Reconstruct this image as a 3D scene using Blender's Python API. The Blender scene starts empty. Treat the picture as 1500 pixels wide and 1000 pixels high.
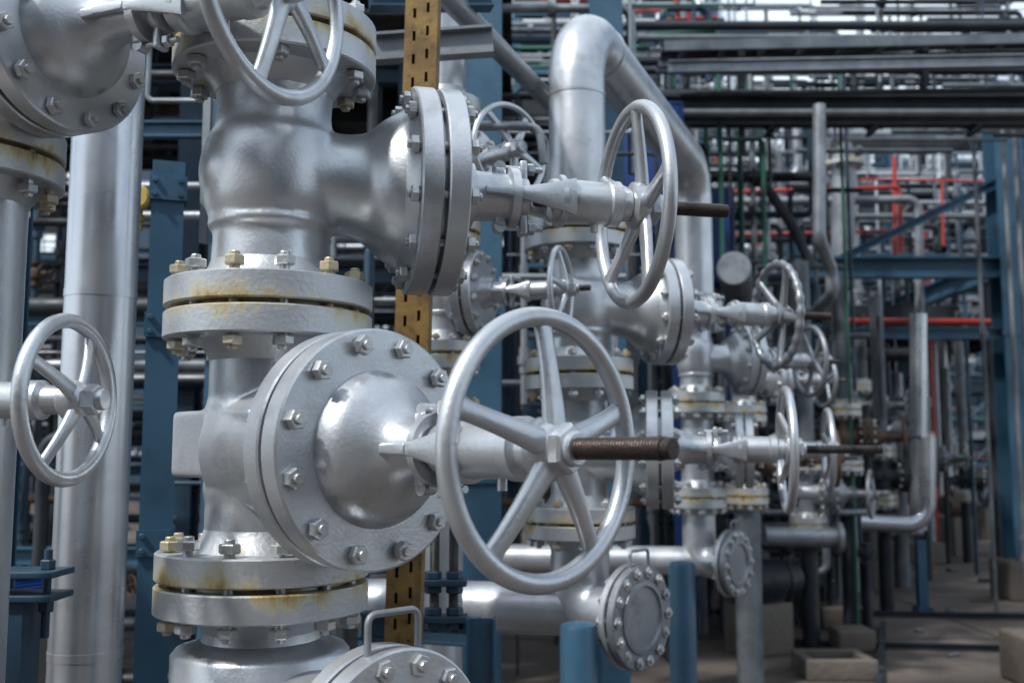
import bpy, math, random, bmesh
from mathutils import Vector, Matrix
random.seed(11)
R=math.radians
scene=bpy.context.scene
COL=scene.collection
CAMH=1.6; PITCH=R(6.09); F=1500.0
def sight(px,py,Y):
    "metric position of something surveyed from the tripod at distance Y"
    u=(px-750)/F; v=(500-py)/F
    dy=math.cos(PITCH)-v*math.sin(PITCH); dz=math.sin(PITCH)+v*math.cos(PITCH)
    return Vector((u/dy*Y, Y, CAMH+dz/dy*Y))
# ---------------------------------------------------------------- materials
def newmat(name):
    m=bpy.data.materials.new(name); m.use_nodes=True
    nt=m.node_tree; b=nt.nodes['Principled BSDF']; return m,nt,b
def N(nt,t,**k):
    n=nt.nodes.new(t)
    for a,v in k.items(): setattr(n,a,v)
    return n
def painted(name,c1,c2,metal=0.0,r1=.35,r2=.55,scale=6.0,bump=.15,bscale=60,dirt=None,dirt_amt=.5,streak=0):
    m,nt,b=newmat(name); L=nt.links
    tc=N(nt,'ShaderNodeTexCoord'); oi=N(nt,'ShaderNodeObjectInfo')
    w=N(nt,'ShaderNodeMath',operation='MULTIPLY'); w.inputs[1].default_value=37.0; L.new(oi.outputs['Random'],w.inputs[0])
    n1=N(nt,'ShaderNodeTexNoise',noise_dimensions='4D'); n1.inputs['Scale'].default_value=scale; n1.inputs['Detail'].default_value=6
    L.new(tc.outputs['Object'],n1.inputs['Vector']); L.new(w.outputs[0],n1.inputs['W'])
    rp=N(nt,'ShaderNodeValToRGB'); rp.color_ramp.elements[0].position=.32; rp.color_ramp.elements[1].position=.68
    rp.color_ramp.elements[0].color=(*c1,1); rp.color_ramp.elements[1].color=(*c2,1)
    L.new(n1.outputs['Fac'],rp.inputs['Fac']); col=rp.outputs['Color']
    if dirt:
        n3=N(nt,'ShaderNodeTexNoise',noise_dimensions='4D'); n3.inputs['Scale'].default_value=scale*2.3; n3.inputs['Detail'].default_value=9; n3.inputs['Roughness'].default_value=.7
        L.new(tc.outputs['Object'],n3.inputs['Vector']); L.new(w.outputs[0],n3.inputs['W'])
        r3=N(nt,'ShaderNodeValToRGB'); r3.color_ramp.elements[0].position=.52; r3.color_ramp.elements[1].position=.70
        L.new(n3.outputs['Fac'],r3.inputs['Fac'])
        mu=N(nt,'ShaderNodeMath',operation='MULTIPLY'); mu.inputs[1].default_value=dirt_amt; L.new(r3.outputs['Color'],mu.inputs[0])
        mx=N(nt,'ShaderNodeMix',data_type='RGBA'); L.new(mu.outputs[0],mx.inputs[0]); L.new(col,mx.inputs[6]); mx.inputs[7].default_value=(*dirt,1)
        col=mx.outputs[2]
    L.new(col,b.inputs['Base Color']); b.inputs['Metallic'].default_value=metal
    mr=N(nt,'ShaderNodeMapRange'); mr.inputs['To Min'].default_value=r1; mr.inputs['To Max'].default_value=r2
    mr.inputs['From Min'].default_value=.3; mr.inputs['From Max'].default_value=.7
    n4=N(nt,'ShaderNodeTexNoise'); n4.inputs['Scale'].default_value=scale*3; n4.inputs['Detail'].default_value=5; L.new(tc.outputs['Object'],n4.inputs['Vector'])
    L.new(n4.outputs['Fac'],mr.inputs['Value']); L.new(mr.outputs[0],b.inputs['Roughness'])
    n2=N(nt,'ShaderNodeTexNoise'); n2.inputs['Scale'].default_value=bscale; n2.inputs['Detail'].default_value=4; L.new(tc.outputs['Object'],n2.inputs['Vector'])
    bp=N(nt,'ShaderNodeBump'); bp.inputs['Strength'].default_value=bump; bp.inputs['Distance'].default_value=.004
    L.new(n2.outputs['Fac'],bp.inputs['Height']); L.new(bp.outputs[0],b.inputs['Normal'])
    return m
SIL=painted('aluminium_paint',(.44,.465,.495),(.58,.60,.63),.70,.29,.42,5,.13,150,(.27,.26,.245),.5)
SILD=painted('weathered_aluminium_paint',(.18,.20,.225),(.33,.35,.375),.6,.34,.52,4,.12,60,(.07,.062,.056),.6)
CLAD=painted('aluminium_cladding',(.46,.49,.53),(.60,.62,.66),.85,.24,.36,2,.14,12,(.28,.28,.29),.35)
BOLT=painted('galvanised_bolt',(.38,.395,.41),(.56,.57,.57),.7,.3,.46,14,.2,160,(.33,.28,.17),.4)
BOLTY=painted('yellowed_bolt',(.42,.40,.33),(.46,.39,.24),.5,.38,.55,30,.2,160,(.24,.15,.06),.6)
STEM=painted('rusty_stem_steel',(.026,.019,.017),(.058,.038,.031),.55,.3,.46,18,.3,200,(.02,.015,.013),.6)
STEMD=painted('greased_dark_stem',(.03,.029,.030),(.085,.080,.078),.6,.3,.5,25,.4,200)
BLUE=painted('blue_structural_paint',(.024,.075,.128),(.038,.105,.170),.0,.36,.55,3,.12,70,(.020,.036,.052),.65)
BLUED=painted('shaded_dark_blue_paint',(.010,.032,.058),(.018,.052,.09),.0,.4,.6,3,.12,70,(.012,.016,.022),.5)  # darker copy of the blue paint, with shade put into its colour
BLUEV=painted('vivid_blue_paint',(.006,.035,.15),(.010,.05,.21),.0,.35,.55,3,.1,70)
OCH=painted('ochre_primer',(.11,.064,.018),(.24,.145,.04),.25,.4,.6,12,.2,80,(.04,.02,.012),.95)
RED=painted('red_paint',(.30,.025,.022),(.40,.042,.032),.0,.35,.5,3,.1,60)
GREEN=painted('green_paint',(.008,.08,.055),(.015,.11,.07),.0,.4,.5,3,.1,60)
GALV=painted('galvanised_steel',(.18,.20,.22),(.30,.32,.345),.5,.38,.6,6,.1,60,(.10,.09,.08),.4)
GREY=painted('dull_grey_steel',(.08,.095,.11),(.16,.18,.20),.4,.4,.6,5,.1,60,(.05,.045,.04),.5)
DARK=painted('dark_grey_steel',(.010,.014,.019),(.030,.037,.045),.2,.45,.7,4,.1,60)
RUST=painted('rusty_brown_steel',(.055,.033,.024),(.12,.075,.05),.25,.55,.8,8,.3,80,(.04,.024,.018),.6)
YEL=painted('yellow_paint',(.40,.28,.05),(.48,.36,.08),0,.4,.6,5,.1,60)
BEIGE=painted('weathered_beige_wall',(.26,.26,.25),(.38,.37,.35),0,.6,.8,2,.1,30)
def stainmat():
    m,nt,b=newmat('rust_stained_flange_paint'); L=nt.links
    tc=N(nt,'ShaderNodeTexCoord'); oi=N(nt,'ShaderNodeObjectInfo')
    w=N(nt,'ShaderNodeMath',operation='MULTIPLY'); w.inputs[1].default_value=53.0; L.new(oi.outputs['Random'],w.inputs[0])
    mp=N(nt,'ShaderNodeMapping'); mp.inputs['Scale'].default_value=(9,9,3.0); L.new(tc.outputs['Object'],mp.inputs['Vector'])
    n1=N(nt,'ShaderNodeTexNoise',noise_dimensions='4D'); n1.inputs['Scale'].default_value=1; n1.inputs['Detail'].default_value=9; n1.inputs['Roughness'].default_value=.72
    L.new(mp.outputs[0],n1.inputs['Vector']); L.new(w.outputs[0],n1.inputs['W'])
    sx=N(nt,'ShaderNodeSeparateXYZ'); L.new(tc.outputs['Object'],sx.inputs[0])
    ab=N(nt,'ShaderNodeMath',operation='ABSOLUTE'); L.new(sx.outputs['Z'],ab.inputs[0])
    mr=N(nt,'ShaderNodeMapRange'); mr.inputs['From Min'].default_value=0; mr.inputs['From Max'].default_value=.052; mr.inputs['To Min'].default_value=.19; mr.inputs['To Max'].default_value=-.06
    L.new(ab.outputs[0],mr.inputs['Value'])
    k=N(nt,'ShaderNodeMath',operation='MULTIPLY_ADD'); k.inputs[1].default_value=1.35; k.inputs[2].default_value=-.185; L.new(n1.outputs['Fac'],k.inputs[0])
    ad=N(nt,'ShaderNodeMath',operation='ADD'); L.new(k.outputs[0],ad.inputs[0]); L.new(mr.outputs[0],ad.inputs[1])
    rp=N(nt,'ShaderNodeValToRGB'); e=rp.color_ramp.elements
    e[0].position=.53; e[0].color=(.45,.47,.49,1); e[1].position=.94; e[1].color=(.05,.028,.016,1)
    a=e.new(.61); a.color=(.48,.46,.38,1); a=e.new(.70); a.color=(.42,.34,.18,1); a=e.new(.80); a.color=(.22,.13,.055,1)
    L.new(ad.outputs[0],rp.inputs['Fac']); L.new(rp.outputs['Color'],b.inputs['Base Color'])
    me=N(nt,'ShaderNodeMapRange'); me.inputs['From Min'].default_value=.5; me.inputs['From Max'].default_value=.75; me.inputs['To Min'].default_value=.6; me.inputs['To Max'].default_value=.1
    L.new(ad.outputs[0],me.inputs['Value']); L.new(me.outputs[0],b.inputs['Metallic']); b.inputs['Roughness'].default_value=.41
    n2=N(nt,'ShaderNodeTexNoise'); n2.inputs['Scale'].default_value=120; L.new(tc.outputs['Object'],n2.inputs['Vector'])
    bp=N(nt,'ShaderNodeBump'); bp.inputs['Strength'].default_value=.2; bp.inputs['Distance'].default_value=.004; L.new(n2.outputs['Fac'],bp.inputs['Height']); L.new(bp.outputs[0],b.inputs['Normal'])
    return m
STAIN=stainmat()
def concrete(name,c1,c2,wet=True):
    m,nt,b=newmat(name); L=nt.links
    tc=N(nt,'ShaderNodeTexCoord')
    n1=N(nt,'ShaderNodeTexNoise'); n1.inputs['Scale'].default_value=.7; n1.inputs['Detail'].default_value=10; n1.inputs['Roughness'].default_value=.65
    L.new(tc.outputs['Object'],n1.inputs['Vector'])
    rp=N(nt,'ShaderNodeValToRGB'); e=rp.color_ramp.elements; e[0].position=.3; e[0].color=(*c1,1); e[1].position=.72; e[1].color=(*c2,1)
    L.new(n1.outputs['Fac'],rp.inputs['Fac']); L.new(rp.outputs[0],b.inputs['Base Color'])
    r2=N(nt,'ShaderNodeMapRange'); r2.inputs['From Min'].default_value=.35; r2.inputs['From Max'].default_value=.6; r2.inputs['To Min'].default_value=.5; r2.inputs['To Max'].default_value=.9
    L.new(n1.outputs['Fac'],r2.inputs['Value']); L.new(r2.outputs[0],b.inputs['Roughness'])
    n2=N(nt,'ShaderNodeTexNoise'); n2.inputs['Scale'].default_value=25; n2.inputs['Detail'].default_value=8; L.new(tc.outputs['Object'],n2.inputs['Vector'])
    bp=N(nt,'ShaderNodeBump'); bp.inputs['Strength'].default_value=.4; bp.inputs['Distance'].default_value=.02; L.new(n2.outputs['Fac'],bp.inputs['Height']); L.new(bp.outputs[0],b.inputs['Normal'])
    return m
GROUND=concrete('stained_concrete',(.026,.021,.018),(.135,.108,.09))
CONC=concrete('plinth_concrete',(.06,.05,.042),(.15,.125,.105))
# ---------------------------------------------------------------- mesh builder
def axisM(o,d,roll=0):
    z=Vector(d).normalized(); h=Vector((0,0,1)) if abs(z.z)<.95 else Vector((1,0,0))
    y=z.cross(h).normalized(); x=y.cross(z)
    M=Matrix(((x.x,y.x,z.x,o[0]),(x.y,y.y,z.y,o[1]),(x.z,y.z,z.z,o[2]),(0,0,0,1)))
    return M@Matrix.Rotation(roll,4,'Z')
class MB:
    def __init__(s): s.v=[]; s.f=[]
    def add(s,vs,fs,M=None):
        o=len(s.v)
        for p in vs:
            p=Vector(p); s.v.append(tuple(M@p if M else p))
        for f in fs: s.f.append(tuple(i+o for i in f))
        return s
    def lathe(s,prof,n=40,M=None,caps=True):
        vs=[];fs=[]
        for r,z in prof:
            for k in range(n):
                a=2*math.pi*k/n; vs.append((r*math.cos(a),r*math.sin(a),z))
        for j in range(len(prof)-1):
            for k in range(n):
                k2=(k+1)%n; fs.append((j*n+k,j*n+k2,(j+1)*n+k2,(j+1)*n+k))
        if caps: fs.append(tuple(range(n))[::-1]); fs.append(tuple((len(prof)-1)*n+k for k in range(n)))
        return s.add(vs,fs,M)
    def cyl(s,a,b,r,n=20,r2=None,ch=0):
        a=Vector(a);b=Vector(b); d=b-a; L=d.length; r2=r if r2 is None else r2
        pr=[(r-ch,0),(r,ch),(r2,L-ch),(r2-ch,L)] if ch else [(r,0),(r2,L)]
        return s.lathe(pr,n,axisM(a,d))
    def box(s,c,sz,M=None,ch=0.0):
        x,y,z=[q/2 for q in sz]; c=Vector(c)
        if ch<=0:
            vs=[c+Vector(p) for p in [(-x,-y,-z),(x,-y,-z),(x,y,-z),(-x,y,-z),(-x,-y,z),(x,-y,z),(x,y,z),(-x,y,z)]]
            return s.add(vs,[(0,3,2,1),(4,5,6,7),(0,1,5,4),(1,2,6,5),(2,3,7,6),(3,0,4,7)],M)
        bm=bmesh.new(); bmesh.ops.create_cube(bm,size=1)
        for v in bm.verts: v.co=Vector((v.co.x*2*x,v.co.y*2*y,v.co.z*2*z))
        bmesh.ops.bevel(bm,geom=bm.edges[:],offset=ch,segments=3,affect='EDGES',profile=.5)
        bm.verts.index_update()
        vs=[v.co+c for v in bm.verts]; fs=[[v.index for v in f.verts] for f in bm.faces]; bm.free()
        return s.add(vs,fs,M)
    def tube(s,pts,r,n=20,caps=True,closed=False):
        pts=[Vector(p) for p in pts]; m=len(pts); vs=[];fs=[]
        T=[]
        for i in range(m):
            if closed: t=pts[(i+1)%m]-pts[i-1]
            else: t=(pts[min(i+1,m-1)]-pts[max(i-1,0)])
            T.append(t.normalized())
        h=Vector((0,0,1)) if abs(T[0].z)<.9 else Vector((1,0,0))
        x=T[0].cross(h).normalized()
        for i in range(m):
            x=(x-T[i]*x.dot(T[i])).normalized(); y=T[i].cross(x)
            rr=r[i] if isinstance(r,(list,tuple)) else r
            for k in range(n):
                a=2*math.pi*k/n; vs.append(pts[i]+x*(rr*math.cos(a))+y*(rr*math.sin(a)))
        for j in range(m if closed else m-1):
            j2=(j+1)%m
            for k in range(n):
                k2=(k+1)%n; fs.append((j*n+k,j*n+k2,j2*n+k2,j2*n+k))
        if caps and not closed: fs.append(tuple(range(n))[::-1]); fs.append(tuple((m-1)*n+k for k in range(n)))
        return s.add(vs,fs)
    def prism(s,poly,a,b,M=None):
        n=len(poly); vs=[(p[0],p[1],a) for p in poly]+[(p[0],p[1],b) for p in poly]
        fs=[tuple(range(n))[::-1],tuple(range(n,2*n))]+[(k,(k+1)%n,n+(k+1)%n,n+k) for k in range(n)]
        return s.add(vs,fs,M)
    def hexn(s,r,z0,z1,M=None):
        c=.12*r
        return s.lathe([(r*.88,z0),(r,z0+c),(r,z1-c),(r*.88,z1)],6,M)
    def mesh(s,name,mat,ang=38):
        me=bpy.data.meshes.new(name); me.from_pydata(s.v,[],s.f)
        bm=bmesh.new(); bm.from_mesh(me); bmesh.ops.recalc_face_normals(bm,faces=bm.faces); bm.to_mesh(me); bm.free()
        for p in me.polygons: p.use_smooth=True
        me.set_sharp_from_angle(angle=R(ang)); me.materials.append(mat); return me
def catmull(P,k=6):
    out=[]; n=len(P); D=range(len(P[0]))
    for i in range(n-1):
        p0=P[max(i-1,0)];p1=P[i];p2=P[i+1];p3=P[min(i+2,n-1)]
        for j in range(k):
            t=j/k
            out.append(tuple(.5*((2*p1[c])+(-p0[c]+p2[c])*t+(2*p0[c]-5*p1[c]+4*p2[c]-p3[c])*t*t+(-p0[c]+3*p1[c]-3*p2[c]+p3[c])*t**3) for c in D))
    out.append(tuple(P[-1])); return out
def fillet(pts,rad,n=8):
    pts=[Vector(p) for p in pts]; out=[pts[0]]
    for i in range(1,len(pts)-1):
        p=pts[i]; a=(pts[i-1]-p); b=(pts[i+1]-p); la,lb=a.length,b.length; a/=la; b/=lb
        ang=a.angle(b); 
        if abs(ang-math.pi)<.02: out.append(p); continue
        d=min(rad/math.tan(ang/2),la*.49,lb*.49); rr=d*math.tan(ang/2)
        c=p+(a+b).normalized()*(rr/math.sin(ang/2)); s0=p+a*d-c; s1=p+b*d-c; th=s0.angle(s1)
        for k in range(n+1):
            t=k/n; v=(s0*math.sin((1-t)*th)+s1*math.sin(t*th))/math.sin(th); out.append(c+v)
    out.append(pts[-1]); return out
def mkobj(name,me,parent=None,M=None,mat=None):
    o=bpy.data.objects.new(name,me); COL.objects.link(o)
    if parent is not None: o.parent=parent
    if M is not None: o.matrix_basis=M
    return o
def top(o,label,cat,group=None,kind=None):
    o['label']=label; o['category']=cat
    if group:o['group']=group
    if kind:o['kind']=kind
    return o
def empty(name,loc,rz=0):
    e=bpy.data.objects.new(name,None); COL.objects.link(e); e.location=loc; e.rotation_euler=(0,0,rz); e.empty_display_size=.1; return e
CACHE={}
def cached(key,fn):
    if key not in CACHE: CACHE[key]=fn()
    return CACHE[key]
# ---------------------------------------------------------------- valve parts
def flange_mesh(rf,rn,mat,ft=.05,blind=False):
    def f():
        m=MB(); g=.005
        pr=[(rf*.82,.0005),(rf*.82,g),(rf-.003,g),(rf,g+.003),(rf,ft+.002),(rf-.004,ft+.005)]
        if blind: pr+=[(rf*.70,ft+.005),(rf*.685,ft+.012),(rf*.60,ft+.013),(rf*.57,ft+.004),(rf*.3,ft+.004),(.004,ft+.004)]
        else: pr+=[(rn*1.22,ft+.005),(rn*1.16,ft+.012),(rn*1.03,ft+.035),(rn,ft+.045)]
        return m.lathe(pr,72).mesh('flange',mat,30)
    return cached(('fl',round(rf,4),round(rn,4),mat.name,ft,blind),f)
def bolt_mesh(L,r,mat):
    def f():
        m=MB(); h=L/2; nt=r*1.55
        m.lathe([(r*.75,-h),(r*.85,-h+.002),(r*.85,h-.002),(r*.75,h)],12)
        m.hexn(r*1.75,h-nt-r*.7,h-r*.7); m.hexn(r*1.75,-h+r*.7,-h+nt+r*.7)
        return m.mesh('bolt',mat,25)
    return cached(('b',round(L,4),round(r,4),mat.name),f)
def bolts(parent,M,rad,n,L,r,mat=BOLT,alt=None,ph=.5):
    for k in range(n):
        mt=alt if (alt and random.random()<.35) else mat
        mkobj('bolt',bolt_mesh(L,r,mt),parent,M@Matrix.Rotation(2*math.pi*(k+ph)/n,4,'Z')@Matrix.Translation((rad,0,0))@Matrix.Rotation(random.random()*1.0,4,'Z')@Matrix.Translation((0,0,random.uniform(-.004,.004))))
FLIP=Matrix.Rotation(math.pi,4,'X')
def handwheel(parent,x,rw,ns=5,ph=0,rt=.0150,wavy=False,sil=SIL,dish=.02):
    """rim lies in the plane normal to the stem axis (local X)"""
    def rim():
        m=MB(); n=120; nt=14; vs=[];fs=[]
        for i in range(n):
            a=2*math.pi*i/n; q=rt*(1+(.16*math.sin(a*24) if wavy else .0))
            for k in range(nt):
                b=2*math.pi*k/nt; rr=rw-rt+q*math.cos(b); vs.append((q*math.sin(b)*1.0,rr*math.cos(a),rr*math.sin(a)))
        for i in range(n):
            for k in range(nt): fs.append((i*nt+k,((i+1)%n)*nt+k,((i+1)%n)*nt+(k+1)%nt,i*nt+(k+1)%nt))
        return m.add(vs,fs).mesh('handwheel_rim',sil,60)
    hw=mkobj('handwheel',cached(('rim',rw,rt,wavy,sil.name),rim),parent,Matrix.Translation((x,0,0)))
    def hub():
        m=MB(); M=axisM((dish-.028,0,0),(1,0,0)); q=rw/.21*1.08
        m.lathe([(.036*q,0),(.044*q,.006),(.044*q,.024),(.037*q,.036),(.031*q,.040),(.028*q,.042)],32,M)
        m.hexn(.035*q,.040,.064,M); m.lathe([(.024*q,.064),(.024*q,.071),(.021*q,.074)],24,M)
        return m.mesh('hub',sil)
    mkobj('hub',cached(('hub',rw,dish,sil.name),hub),hw)
    def spoke():
        q=rw/.21; m=MB(); n=12; vs=[];fs=[]; N2=14
        for i in range(N2+1):
            t=i/N2; r=.030*q+t*(rw-rt*1.2-.030*q)
            w=(.0215-.006*math.sin(min(1,t*1.25)*math.pi/2) + .006*max(0,(t-.82)/.18)**2)*q; h=(.0125-.003*t)*q
            xx=dish*(1-t**1.5)-.004*t
            for k in range(n):
                a=2*math.pi*k/n; ca,sa=math.cos(a),math.sin(a)
                vs.append((xx+h*abs(sa)**.8*(1 if sa>=0 else -1), w*abs(ca)**.8*(1 if ca>=0 else -1), r))
        for j in range(N2):
            for k in range(n): fs.append((j*n+k,j*n+(k+1)%n,(j+1)*n+(k+1)%n,(j+1)*n+k))
        fs.append(tuple(range(n))); fs.append(tuple(N2*n+k for k in range(n)))
        return m.add(vs,fs).mesh('spoke',sil,60)
    sm=cached(('sp',rw,rt,dish,sil.name),spoke)
    for k in range(ns): mkobj('spoke',sm,hw,Matrix.Rotation(ph+2*math.pi*k/ns,4,'X'))
    return hw
def stem_mesh(r,L,mat,depth=.09):
    def f():
        pr=[]; p=.0050 if depth<.1 else .009; n=int(L/p)
        pr.append((r*.8,0))
        for i in range(n):
            z=.004+i*p
            if z>L-.016: break
            pr.append((r*(1-depth),z)); pr.append((r,z+p*.35)); pr.append((r,z+p*.65))
        pr.append((r*.92,L-.014)); pr.append((r*.92,L-.001)); pr.append((r*.86,L))
        return MB().lathe(pr,24,axisM((0,0,0),(1,0,0))).mesh('stem',mat,30)
    return cached(('st',r,round(L,3),mat.name),f)
def gate_valve(label,loc,rz,style='bell',up=.26,dn=.27,rf=.20,rn=.115,tb=.30,rb=.205,tw=.725,rw=.207,te=.966,
               ns=5,ph=0,stem=STEM,sil=SIL,nb=12,wavy=False,top_fl=True,bot_fl=True,group=None,rt=.015,br=.0100,q=1.0,slim=None,name='gate_valve',wheel=None,sr=.0158,cast=0):
    if slim is None: slim=(style=='bell')
    root=empty(name,loc,rz); top(root,label,'valve',group)
    b=MB()
    if style=='bell':
        b.lathe([(rn,-dn+.05),(rn*1.0,-dn+.09),(rn*.97,-.112*q),(rn*1.0,-.100*q),(rn*1.07,-.096*q),(rn*1.08,-.086*q),(rn*1.03,-.080*q)]+
                catmull([(rn*1.06,-.074*q),(rn*1.14,-.045*q),(rn*1.18,.0),(rn*1.18,.045*q),(rn*1.12,.080*q),(rn*1.01,.104*q),(rn*.97,.130*q)],6)+[(rn*.97,.15*q),(rn,up-.09),(rn,up-.05)],64)
        T=tb-.045; re=rb*.80
        ctl=[(-1.24*rn,.04*rn,.03*rn,.014),(-1.18*rn,.36*rn,.40*rn,.014),(-1.0*rn,.58*rn,.70*rn,.014),(-.5*rn,.78*rn,1.0*rn,.014),(0,.88*rn,1.08*rn,.012),(.22*T,.89*rn,1.03*rn,.010),
             (.40*T,.88*rn,.93*rn,.007),(.54*T,.89*rn,.91*rn,.004),(.67*T,.97*rn,.97*rn,.001),(.79*T,.56*rn+.44*re,.56*rn+.44*re,.0),(.89*T,.25*rn+.75*re,.25*rn+.75*re,0),(.96*T,re*.975,re*.975,0),(T,re,re,0)]
        S=catmull(ctl,6); n=64; vs=[];fs=[]
        for (x,h,d,zc) in S:
            for k in range(n):
                a=2*math.pi*k/n; vs.append((x,max(d,.001)*math.cos(a),zc*q+max(h,.001)*math.sin(a)))
        for jx in range(len(S)-1):
            for k in range(n): fs.append((jx*n+k,jx*n+(k+1)%n,(jx+1)*n+(k+1)%n,(jx+1)*n+k))
        fs.append(tuple(range(n))); fs.append(tuple((len(S)-1)*n+k for k in range(n)))
        b.add(vs,fs)
    else:
        b.lathe([(rn,-dn+.05),(rn*1.0,-dn+.10),(rn*1.0,-.10),(rn*1.04,-.08),(rn*1.04,.08),(rn*1.0,.10),(rn,up-.1),(rn,up-.05)],56)
        b.box((-.012,0,.01),(rn*2.55,rn*2.12,rn*1.14),None,.008)
        b.lathe([(rn*1.22,-.02),(rn*1.22,tb*.1),(rn*1.15,tb*.35),(rn*1.12,tb*.5),(rb*.74,tb-.075),(rb*.86,tb-.045)],56,axisM((0,0,0),(1,0,0)))
    body=mkobj('body',b.mesh('valve_body',sil,40),root)
    if cast:
        rm=body.modifiers.new('remesh','REMESH'); rm.mode='VOXEL'; rm.voxel_size=.0042; rm.use_smooth_shade=True
        sm=body.modifiers.new('smooth','SMOOTH'); sm.factor=.5; sm.iterations=cast
    if top_fl: mkobj('flange',flange_mesh(rf,rn,STAIN,.052*q),root,Matrix.Translation((0,0,up))@FLIP)
    if bot_fl: mkobj('flange',flange_mesh(rf,rn,STAIN,.052*q),root,Matrix.Translation((0,0,-dn)))
    if bot_fl: bolts(root,Matrix.Translation((0,0,-dn)),rf*.86,nb,(.052*2+.075)*q,.0112*q,BOLT,BOLTY,.25)
    A=axisM((tb,0,0),(1,0,0))
    mkobj('bonnet_flange',flange_mesh(rb,rb*.7,sil,.042*q),root,A@FLIP)
    mkobj('bonnet_flange',flange_mesh(rb,rb*(.32 if slim else .53),sil,.042*q),root,A)
    bolts(root,A,rb*.87,nb,(.042*2+.060)*q,br*q,BOLT,None,.5)
    L=tw-tb; x0=tb+.044*q; k=rb; s=rb/.205
    bo=MB()
    if slim:
        bo.lathe([(k*.34,x0),(k*.33,x0+.006),(k*.27,x0+.03*q),(k*.245,x0+.06*q),(k*.235,tb+L*.36),(k*.30,tb+L*.37),(k*.30,tb+L*.41),(k*.16,tb+L*.415)],48,axisM((0,0,0),(1,0,0)))
    else:
        pr=catmull([(k*.655,x0-.002),(k*.645,x0+.008*q),(k*.615,x0+.024*q),(k*.56,x0+.040*q),(k*.48,x0+.053*q),(k*.39,x0+.065*q),(k*.31,x0+.079*q),(k*.25,x0+.098*q),(k*.215,x0+.124*q),(k*.205,tb+L*.43)],5)+[(k*.28,tb+L*.435),(k*.28,tb+L*.47),(k*.16,tb+L*.475)]
        bo.lathe(pr,64,axisM((0,0,0),(1,0,0)))
    mkobj('bonnet',bo.mesh('bonnet',sil,35),root)
    g=MB(); xg=tb+L*(.45 if slim else .52)
    g.lathe([(.040*s,xg-.012*s),(.042*s,xg-.009*s),(.042*s,xg+.004*s),(.036*s,xg+.008*s)],32,axisM((0,0,0),(1,0,0)))
    for sg in(-1,1): g.box((xg-.003*s,0,sg*.052*s),(.016*s,.034*s,.050*s),None,.005*s)
    mkobj('gland_flange',g.mesh('gland_flange',sil),root)
    for sg in(-1,1):
        e=MB(); e.cyl((xg-.050*s,0,sg*.062*s),(xg+.040*s,0,sg*.062*s),.006*s,12)
        e.hexn(.013*s,xg+.008*s,xg+.022*s,axisM((0,0,sg*.062*s),(1,0,0))); 
        e.cyl((xg-.052*s,-.013*s,sg*.062*s),(xg-.052*s,.013*s,sg*.062*s),.012*s,16)
        e.box((xg-.052*s,0,sg*.046*s),(.022*s,.036*s,.026*s),None,.004*s)
        mkobj('gland_bolt',e.mesh('gland_bolt',sil,30),root)
    y=MB(); xa=tb+L*(.24 if slim else .30); xb=tb+L*.68
    for sg in(-1,1):
        n=14; m8=10; vs=[];fs=[]
        for i in range(n+1):
            t=i/n; xx=xa+(xb-xa)*t; yy=sg*(.056-.014*t)*s; hz=(.008+.032*max(0,(t-.15)/.85)**1.5)*s; th=.0085*s
            for kk in range(m8):
                a=2*math.pi*kk/m8; ca,sa=math.cos(a),math.sin(a)
                vs.append((xx,yy+th*abs(ca)**.5*(1 if ca>0 else -1),hz*abs(sa)**.6*(1 if sa>0 else -1)))
        for i in range(n):
            for kk in range(m8): fs.append((i*m8+kk,i*m8+(kk+1)%m8,i*m8+m8+(kk+1)%m8,i*m8+m8+kk))
        fs+= [tuple(range(m8)),tuple(n*m8+kk for kk in range(m8))]
        y.add(vs,fs)
        if not slim: y.box((tb+L*.335,sg*.056*s,0),(L*.20,.012*s,.018*s),None,.003*s)
    y.lathe([(.030*s,tb+L*.56),(.044*s,tb+L*.58),(.047*s,tb+L*.62),(.044*s,tb+L*.86),(.048*s,tb+L*.87),(.048*s,tb+L*.92),(.036*s,tb+L*.935),(.034*s,tw-.01)],40,axisM((0,0,0),(1,0,0)))
    y.lathe([(.048*s,tb+L*.61),(.054*s,tb+L*.615),(.054*s,tb+L*.64),(.048*s,tb+L*.65)],40,axisM((0,0,0),(1,0,0)))
    y.cyl((tb+L*.80,0,-.04*s),(tb+L*.80,0,-.062*s),.008*s,12)
    mkobj('yoke',y.mesh('yoke',sil,38),root)
    handwheel(root,tw,rw,ns,ph,rt,wavy,wheel or sil)
    mkobj('stem',stem_mesh(sr*min(1,s*1.0),te-(tb+L*.50),stem,.04 if stem is STEM else .22),root,Matrix.Translation((tb+L*.50,0,0)))
    return root
def pipe(name,pts,r,mat,label,cat='pipe',rad=None,group=None,n=24,rings=None,flanges=None,nb=12):
    P=fillet(pts,rad if rad else r*2.6); 
    o0=Vector(pts[0]); m=MB().tube([p-o0 for p in P],r,n)
    for (c,d,rr,th) in (rings or []):
        c=Vector(c)-o0; d=Vector(d).normalized(); m.cyl(c-d*th/2,c+d*th/2,rr,n)
    o=mkobj(name,m.mesh(name,mat,45),None,Matrix.Translation(o0)); top(o,label,cat,group)
    for (c,d,rf,blind,both) in (flanges or []):
        M=axisM(Vector(c)-o0,d)
        mkobj('flange',flange_mesh(rf,r,STAIN if abs(Vector(d).normalized().z)>.9 else SIL,.048),o,M@FLIP)
        if blind: mkobj('blind_flange',flange_mesh(rf,r,SIL,.04,True),o,M)
        if both: bolts(o,M,rf*.86,nb,.17,.0112,BOLT,BOLTY,.5)
    return o
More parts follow.
